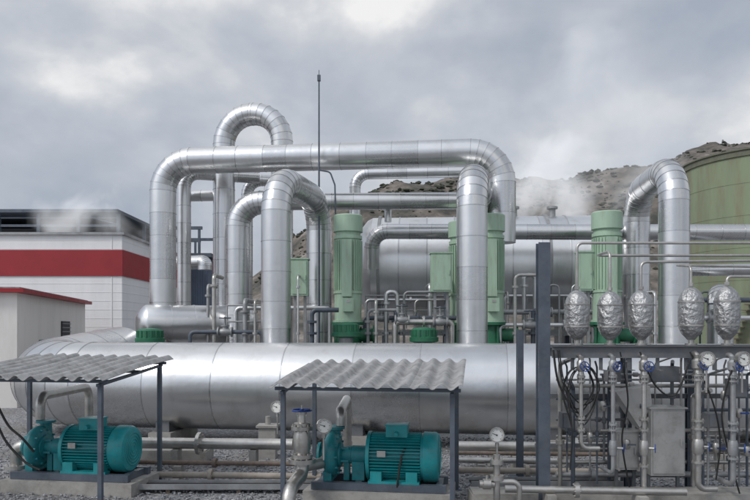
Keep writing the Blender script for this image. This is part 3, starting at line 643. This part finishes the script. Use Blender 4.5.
def tray(a,b_,py,D,w_,label):
    z=Z(py,D); root=empty('cable_tray',((X(a,D)+X(b_,D))/2,D,0),label,'cable tray','cable trays')
    xa,xb=X(a,D),X(b_,D); mb=MB(); mb.box(((xa+xb)/2,D,z),(xb-xa,w_,.02)); mb.box(((xa+xb)/2,D-w_/2,z+.035),(xb-xa,.012,.08)); mb.box(((xa+xb)/2,D+w_/2,z+.035),(xb-xa,.012,.08)); mb.obj('channel',GREYSTEEL,root,smooth=False)
    n=max(2,int((xb-xa)/1.0))
    for i in range(n):
        mb=MB(); mb.box((xa+(i+.5)*(xb-xa)/n,D,(z-.01)/2),(.06,w_*.8,z-.012)); mb.obj('leg',RUST,root,smooth=False)
    for i in range(3):
        mb=MB(); yy=D-w_*.3+i*w_*.3; mb.sweep([V(xa+k*(xb-xa)/8,yy+rng.uniform(-.02,.02),z+.03) for k in range(9)],.014,.1,None,n=8); mb.obj('cable',RUBBER,root)
tray(135,345,487,10.6,.3,'grey steel cable tray close to the gravel')
tray(470,620,484,10.6,.3,'grey steel cable tray close to the gravel')
for a,b_,D,h,w_ in [(470,760,9.9,.16,.5),(120,210,13.2,.2,.6)]:
    mb=MB(); xa,xb=X(a,D),X(b_,D); mb.box(((xa+xb)/2,D,h/2),(xb-xa,w_,h)); mb.box(((xa+xb)/2,D,h+.012),(xb-xa-.04,w_-.04,.02)); mb.obj('concrete_plinth',CONC,smooth=False,label='low weathered concrete plinth strip on the gravel',category='plinth',group='concrete plinths')
mb=MB(); x=X(268,13.4); 
mb.box((x,13.4,.3),(.32,.32,.6)); mb.box((x,13.4,.62),(.4,.4,.04)); mb.cyl((x,13.4,.64),(x,13.4,.8),.05,n=8); mb.obj('support_stub',CONC,label='stained concrete support stub standing on gravel',category='support')
D=9.2; x=X(497,D)
tube([V(x,D+.02,0.02),V(x,D+.02,Z(455,D))],.045,'upright pipe stub carrying a pressure gauge',mat=STAINLESS,fl=[(V(x,D+.02,Z(462,D)),(0,0,1)),(V(x,D+.02,Z(478,D)),(0,0,1))])
tube([V(x,D+.02,.45),V(x+.3,D+.02,.45),V(x+.3,D+.02,.05)],.035,'bent branch pipe on the gauge stub',mat=STAINLESS,bend=.1)
root=empty('ball_valve',(x-.1,D,.35),'small ball valve with red-brown lever on stub pipe','valve')
mb=MB(); mb.lathe([(-.1,.05),(-.06,.05),(-.05,.07),(.05,.07),(.06,.05),(.1,.05)],(x-.13,D+.02,.42),(1,0,0),20); mb.cyl((x-.13,D+.02,.42),(x-.13,D+.02,.54),.02,n=8); mb.obj('body',STAINLESS,root)
mb=MB(); mb.box((x-.2,D+.02,.55),(.22,.03,.012)); mb.obj('lever',RUST,root,smooth=False)

# ---------------------------------------------------------------- valve rack
Dr=9.7
root=empty('valve_rack',(X(543,Dr),Dr,0),'blue-grey steel rack carrying valves and bulbs','rack')
def hpost(x,y,z1,w_=.16,nm='post'):
    mb=MB(); mb.box((x,y,z1/2),(.02,w_-.02,z1)); mb.box((x,y-w_/2,z1/2),(w_,.018,z1)); mb.box((x,y+w_/2,z1/2),(w_,.018,z1)); mb.box((x,y,.012),(.3,.3,.024)); mb.obj(nm,STEEL,root,smooth=False)
hpost(X(543,Dr),Dr,Z(243,Dr)); hpost(X(720,Dr)-.02,10.6,Z(350,10.6),.1); hpost(X(845,Dr),Dr,Z(243,Dr)); hpost(X(541,Dr)+.1,11.6,Z(330,11.6),.1); hpost(X(630,10.6),10.7,Z(350,10.6),.09)
zb0,zb1=Z(357,Dr),Z(346,Dr); xa,xb=X(550,Dr),X(845,Dr)
for y in (Dr-.1,Dr+.55):
    mb=MB(); mb.box(((xa+xb)/2,y,(zb0+zb1)/2),(xb-xa,.012,zb1-zb0)); mb.box(((xa+xb)/2,y-.03,zb1+.002),(xb-xa,.07,.012)); mb.box(((xa+xb)/2,y-.03,zb0-.002),(xb-xa,.07,.012)); mb.obj('beam',BEAMS,root,smooth=False)
for i in range(12):
    mb=MB(); mb.box((xa+.15+i*(xb-xa-.3)/11,Dr+.225,zb1-.02),(.06,.62,.03)); mb.obj('crosspiece',BEAMS,root,smooth=False)
y=10.6
for zz_,h_ in ((1.45,.07),(.7,.06)):
    mb=MB(); mb.box(((xa+xb)/2,y,zz_),(xb-xa,.06,h_)); mb.obj('rear_beam',BEAMS,root,smooth=False)
for i in range(7):
    xx=X(570+i*28,Dr); mb=MB(); mb.box((xx,Dr-.12,zb0-.09),(.05,.01,.16)); mb.box((xx,Dr-.2,zb0-.17),(.05,.17,.01)); mb.obj('bracket',BEAMS,root,smooth=False)
def accum():
    root=empty('accumulator',(0,0,0),'matte silver wrapped capsule vessel standing on the steel rack','pressure vessel','silver wrapped capsule vessels')
    mb=MB(); mb.lathe([(.05,.05),(.08,.075),(.13,.125),(.2,.158),(.28,.17),(.40,.173),(.52,.172),(.60,.16),(.66,.135),(.71,.095),(.74,.05),(.75,.02)],(0,0,0),(0,0,1),40); ja=mb.obj('insulation_jacket',FOIL,root,local=True)
    for z,r_ in ((.24,.166),(.55,.169)):
        mb=MB(); mb.lathe([(-.009,r_),(-.009,r_+.008),(.009,r_+.008),(.009,r_)],(0,0,z),(0,0,1),32)
        o=mb.obj('strap',STAINLESS,ja,local=True); o.location-=ja.location
    mb=MB(); mb.cyl((0,0,-.02),(0,0,.06),.04,n=14); mb.lathe([(0,.08),(.025,.08)],(0,0,-.02),(0,0,1),20); mb.obj('neck',STAINLESS,root,local=True)
    mb=MB(); mb.cyl((0,0,.73),(0,0,.82),.02,n=10); mb.lathe([(0,.035),(.04,.035)],(0,0,.76),(0,0,1),6); mb.obj('top_fitting',STAINLESS,root,local=True)
    return root
ac=accum(); zb=zb1+.03
ac.location=(X(577,Dr+.1),Dr+.1,zb)
for px,s_,rz in [(610,.98,.6),(641,1.0,1.9),(691,1.06,2.8),(727,1.08,4.1)]:
    c=dup(ac,loc=V(X(px,Dr+.1),Dr+.1,zb),rot=rz); c.scale=(1,1,s_)
zt_=zb+.82
D=Dr+.1
tube([V(X(577,D),D,zt_-.05),V(X(577,D),D,Z(243,D)),V(X(800,D),D,Z(243,D))],.02,'thin stainless line above the capsule vessels',mat=STAINLESS,bend=.08)
tube([V(X(610,D),D,zt_-.05),V(X(610,D),D,Z(251,D)),V(X(610,D),D+.6,Z(251,D)),V(X(800,D),D+.6,Z(251,D))],.02,'thin stainless line above the capsule vessels',mat=STAINLESS,bend=.1)
tube([V(X(641,D),D,zt_-.05),V(X(641,D),D,Z(262,D)),V(X(800,D),D,Z(260,D))],.02,'thin stainless line above the capsule vessels',mat=STAINLESS,bend=.08)
tube([V(X(691,D),D,zt_-.0),V(X(691,D),D,Z(262,D)+-.06),V(X(691,D),D+.5,Z(262,D)),V(X(800,D),D+.5,Z(264,D))],.018,'thin stainless line above the capsule vessels',mat=STAINLESS,bend=.08)
tube([V(X(727,D),D,zt_-.0),V(X(727,D),D,zt_+.12),V(X(800,D),D,zt_+.12)],.02,'thin stainless line above the capsule vessels',mat=STAINLESS,bend=.08)
def vpipe(px,ztop,zbot,r_,seed,mat=STAINLESS):
    rr_=random.Random(seed); D=Dr-.24; x=X(px,D)
    root=empty('valve_pipe',(x,D,zbot),'upright flanged pipe with blue-handled valve on the rack','pipe','upright valve pipes')
    mb=MB(); mb.sweep([V(x,D+.3,ztop),V(x,D,ztop),V(x,D,zbot),V(x+(.25 if seed%2 else -.0),D+(0 if seed%2 else .5),zbot)],r_,.1,None,n=18,step=15); mb.obj('pipe',mat,root)
    for z in (ztop-.3,ztop-.36,ztop-.85-.1*rr_.random(),ztop-.92-.1,zbot+.35):
        if z<zbot+.1: continue
        mb=MB(); mb.lathe([(0,r_*2.0),(.025,r_*2.0)],(x,D,z),(0,0,1),20)
        for k in range(4): a=k*math.pi/2+.78; mb.cyl((x+math.cos(a)*r_*1.6,D+math.sin(a)*r_*1.6,z-.02),(x+math.cos(a)*r_*1.6,D+math.sin(a)*r_*1.6,z+.045),.01,n=6)
        mb.obj('flange',mat,root)
    zv=ztop-.14
    mb=MB(); mb.lathe([(-.13,r_*1.5),(-.08,r_*1.3),(-.05,r_*2),(.05,r_*2),(.08,r_*1.3),(.13,r_*1.5)],(x,D,zv),(0,0,1),20); mb.cyl((x,D,zv),(x,D-.17,zv),.022,n=10); mb.lathe([(0,.05),(.05,.05)],(x,D-.07,zv),(0,-1,0),6); va=mb.obj('valve_body',mat,root)
    wheel((x,D-.18,zv),(0.15*rr_.uniform(-3,3),-1,rr_.uniform(-.2,.4)),.065,va,BLUE)
    zv=ztop-1.25
    if zv>zbot+.2:
        mb=MB(); mb.lathe([(-.1,r_*1.5),(-.05,r_*1.9),(.05,r_*1.9),(.1,r_*1.5)],(x,D,zv),(0,0,1),20); mb.cyl((x,D,zv),(x+.12,D-.05,zv),.018,n=8); v2=mb.obj('valve_body',mat,root)
        wheel((x+.13,D-.055,zv),(1,-.4,0),.055,v2,BLUE)
vpipe(581,zb0+.03,.85,.028,1); vpipe(613,zb0+.03,.5,.028,2,GREYSTEEL); vpipe(644,zb0+.03,.25,.033,3); vpipe(698,zb0+.05,.3,.04,5); vpipe(733,zb0+.03,.35,.035,6,GREYSTEEL)
rg=random.Random(11)
for px,z0,z1 in [(560,.1,1.95),(567,.3,1.9),(573,.1,1.6),(590,.2,2.0),(597,.2,1.9),(604,.5,1.7),(609,.1,1.9),(622,.1,2.0),(627,.4,1.9),(636,.3,1.6),(641,.1,1.3),(655,1.3,1.95),(672,1.3,1.9),(681,1.3,2.0),(693,.1,1.5),(703,.1,2.0),(708,.2,1.8),(716,.3,2.0),(724,.1,1.9),(730,.1,1.5),(739,.1,2.0),(747,.1,1.8)]:
    D=10.15+rg.random()*.5; x=X(px,D); tube([V(x,D,z0),V(x,D,z1),V(x+rg.choice([-.12,.12]),D-.3,z1+.1)],rg.choice([.014,.018,.026,.032]),'thin vertical impulse line on the rack',mat=rg.choice([GREYSTEEL,STAINLESS,BEAMS,STEEL]),bend=.06,fl=[(V(x,D,z0+(z1-z0)*rg.uniform(.3,.7)),(0,0,1))])
for z,px0,px1,r_ in [(1.62,560,760,.03),(.95,600,760,.03),(.45,560,760,.035),(1.25,640,770,.025),(1.78,600,770,.018),(1.1,556,650,.02),(.62,600,770,.02),(1.4,556,625,.02),(.3,556,760,.045),(1.7,556,700,.015),(.82,556,720,.02)]:
    D=10.35+rg.random()*.4; tube([V(X(px0,D),D,z),V(X(px1,D),D,z)],r_,'thin horizontal pipe crossing the rack',mat=rg.choice([GREYSTEEL,STAINLESS,BEAMS,STEEL]),fl=[(V(X(px0+rg.uniform(30,80),D),D,z),(1,0,0))])
for px,z in [(566,1.2),(590,.9),(603,1.35),(627,.8),(708,1.1),(716,.75),(739,1.25),(747,.7),(724,1.5)]:
    D=10.1; x=X(px,D); root=empty('needle_valve',(x,D,z),'small inline valve with tiny handle on the rack','valve','small inline valves')
    mb=MB(); mb.lathe([(-.07,.03),(-.045,.045),(.045,.045),(.07,.03)],(x,D,z),(0,0,1),16); mb.cyl((x,D,z),(x,D-.1,z),.012,n=8); mb.obj('body',STAINLESS,root)
    mb=MB(); mb.box((x+.03,D-.105,z+.01),(.12,.012,.022)); mb.obj('lever',rg.choice([BLUE,STEEL,RUST]),root,smooth=False)
def housing(px0,px1,py0,py1,D,dep_,label):
    x0_,x1_=X(px0,D),X(px1,D); z0,z1=Z(py1,D),Z(py0,D)
    root=empty('equipment_housing',((x0_+x1_)/2,D,0),label,'housing','grey equipment housings')
    mb=MB(); mb.box(((x0_+x1_)/2,D+dep_/2,(z0+z1)/2),(x1_-x0_,dep_,z1-z0)); mb.box(((x0_+x1_)/2,D+dep_/2,z1+.012),(x1_-x0_+.06,dep_+.06,.02)); mb.obj('casing',SHEET,root,smooth=False)
    mb=MB(); mb.box(((x0_+x1_)/2,D-.011,(z0+z1)/2),(x1_-x0_-.05,.016,z1-z0-.07)); mb.box((x1_-.07,D-.035,(z0+z1)/2),(.02,.03,.1)); mb.obj('door',SHEET,root,smooth=False)
    for xx in (x0_+.03,x1_-.03):
        mb=MB(); mb.box((xx,D+dep_/2,z0/2),(.045,.045,z0)); mb.obj('leg',BEAMS,root,smooth=False)
housing(651,685,409,476,9.95,.35,'pale grey upright sheet-metal equipment housing under the rack')
housing(617,639,432,470,10.25,.25,'small grey upright equipment housing beside pipes')
D=10.05
mb=MB(); vs=[S(616,392,D),S(650,386,D),S(652,404,D),S(640,428,D)]; n=4; vs+=[v+V(0,.3,0) for v in vs]
mb.add(vs,[(3,2,1,0),(4,5,6,7),(0,1,5,4),(1,2,6,5),(2,3,7,6),(3,0,4,7)]); mb.obj('sheet_hopper',SHEET,smooth=False,label='grey tapered sheet-metal hopper fixed beside the housing',category='hopper')
for (px,py,w_,h_) in [(662,374,.42,.22),(612,376,.18,.16),(736,388,.22,.26),(712,420,.2,.2),(566,420,.16,.22)]:
    D=10.0; x=X(px,D); z=Z(py,D); root=empty('junction_box',(x,D,z-h_/2),'grey instrument junction box under the rack beam','box','instrument boxes')
    mb=MB(); mb.box((x,D,z),(w_,.2,h_)); mb.obj('casing',BEAMS,root,smooth=False)
    mb=MB(); mb.box((x,D-.112,z),(w_-.03,.02,h_-.03)); mb.obj('lid',BEAMS,root,smooth=False)
def cable(pts,label='black cable hanging in a loop from the rack',r_=.012):
    mb=MB(); 
    P=[Vector(p) for p in pts]; out=[]
    for i in range(len(P)-1):
        p0=P[max(0,i-1)];p1=P[i];p2=P[i+1];p3=P[min(len(P)-1,i+2)]
        for k in range(8):
            t=k/8; out.append(.5*((2*p1)+(p2-p0)*t+(2*p0-5*p1+4*p2-p3)*t*t+(3*p1-p0-3*p2+p3)*t**3))
    out.append(P[-1]); mb.sweep(out,r_,.01,None,n=8); mb.obj('cable',RUBBER,label=label,category='cable',group='hanging cables')
for k in range(6):
    o=rng.uniform(-5,5); D=Dr-.14-.02*k
    cable([S(556+o,350,D),S(562+o,385,D),S(580+o,405+4*k,D),S(596+o,390,D),S(588+o,368,D),S(572+o,372,D),S(566+o,395,D),S(572,430,D),S(570,470,D)],r_=.009)
cable([S(640,352,9.5),S(655,385,9.5),S(675,395,9.5),S(690,360,9.5)]); cable([S(690,352,9.5),S(712,400,9.5),S(720,440,9.6),S(716,480,9.6)])
cable([S(620,352,9.6),S(628,400,9.6),S(622,440,9.7),S(630,490,9.8)]); cable([S(735,360,9.4),S(722,410,9.5),S(728,450,9.6),S(740,495,9.7)])
cable([S(-5,400,10.3),S(8,425,10.3),S(22,438,10.3),S(34,452,10.4)],'black motor cable drooping beside the pump',.018); cable([S(-8,410,10.3),S(5,440,10.3),S(25,462,10.3),S(40,470,10.3)],'black motor cable drooping beside the pump',.018)
cable([S(408,445,9.9),S(402,455,9.75),S(398,480,9.7),S(396,500,9.8)],'black motor cable from the terminal box to ground',.016)

# ---------------------------------------------------------------- steam plumes
def steam(c,s_,dens,scale,seed,label,glow=.40,cut=.42,gain=2.6):
    mb=MB()
    nu,nv=20,12; prof_=[(-math.cos(math.pi*i/nv),math.sin(math.pi*i/nv)) for i in range(nv+1)]
    mb.lathe(prof_,(0,0,0),(0,0,1),nu)
    m=bpy.data.materials.new('steam_vapour'); m.use_nodes=True; nt=m.node_tree; nt.nodes.clear(); L=nt.links
    out=nt.nodes.new('ShaderNodeOutputMaterial'); pv=nt.nodes.new('ShaderNodeVolumePrincipled'); L.new(pv.outputs[0],out.inputs['Volume'])
    pv.inputs['Color'].default_value=(.95,.96,.98,1); pv.inputs['Anisotropy'].default_value=0.1
    tc=nt.nodes.new('ShaderNodeTexCoord'); ln=N(nt,'ShaderNodeVectorMath',operation='LENGTH'); L.new(tc.outputs['Object'],ln.inputs[0])
    g=nt.nodes.new('ShaderNodeNewGeometry'); mp=nt.nodes.new('ShaderNodeMapping'); mp.inputs['Location'].default_value=(seed,seed*2,0); L.new(g.outputs['Position'],mp.inputs[0])
    n=nt.nodes.new('ShaderNodeTexNoise'); n.inputs['Scale'].default_value=scale; n.inputs['Detail'].default_value=3; n.inputs['Roughness'].default_value=.55; n.inputs['Distortion'].default_value=.5; L.new(mp.outputs[0],n.inputs['Vector'])
    sq=N(nt,'ShaderNodeMath',operation='POWER'); L.new(ln.outputs['Value'],sq.inputs[0]); sq.inputs[1].default_value=1.4
    a=N(nt,'ShaderNodeMath',operation='MULTIPLY'); L.new(n.outputs['Fac'],a.inputs[0]); a.inputs[1].default_value=gain
    b=N(nt,'ShaderNodeMath',operation='SUBTRACT'); L.new(a.outputs[0],b.inputs[0]); L.new(sq.outputs[0],b.inputs[1])
    c_=N(nt,'ShaderNodeMath',operation='SUBTRACT'); L.new(b.outputs[0],c_.inputs[0]); c_.inputs[1].default_value=cut
    d_=N(nt,'ShaderNodeMath',operation='MAXIMUM'); L.new(c_.outputs[0],d_.inputs[0]); d_.inputs[1].default_value=0
    e_=N(nt,'ShaderNodeMath',operation='MULTIPLY'); L.new(d_.outputs[0],e_.inputs[0]); e_.inputs[1].default_value=dens; L.new(e_.outputs[0],pv.inputs['Density'])
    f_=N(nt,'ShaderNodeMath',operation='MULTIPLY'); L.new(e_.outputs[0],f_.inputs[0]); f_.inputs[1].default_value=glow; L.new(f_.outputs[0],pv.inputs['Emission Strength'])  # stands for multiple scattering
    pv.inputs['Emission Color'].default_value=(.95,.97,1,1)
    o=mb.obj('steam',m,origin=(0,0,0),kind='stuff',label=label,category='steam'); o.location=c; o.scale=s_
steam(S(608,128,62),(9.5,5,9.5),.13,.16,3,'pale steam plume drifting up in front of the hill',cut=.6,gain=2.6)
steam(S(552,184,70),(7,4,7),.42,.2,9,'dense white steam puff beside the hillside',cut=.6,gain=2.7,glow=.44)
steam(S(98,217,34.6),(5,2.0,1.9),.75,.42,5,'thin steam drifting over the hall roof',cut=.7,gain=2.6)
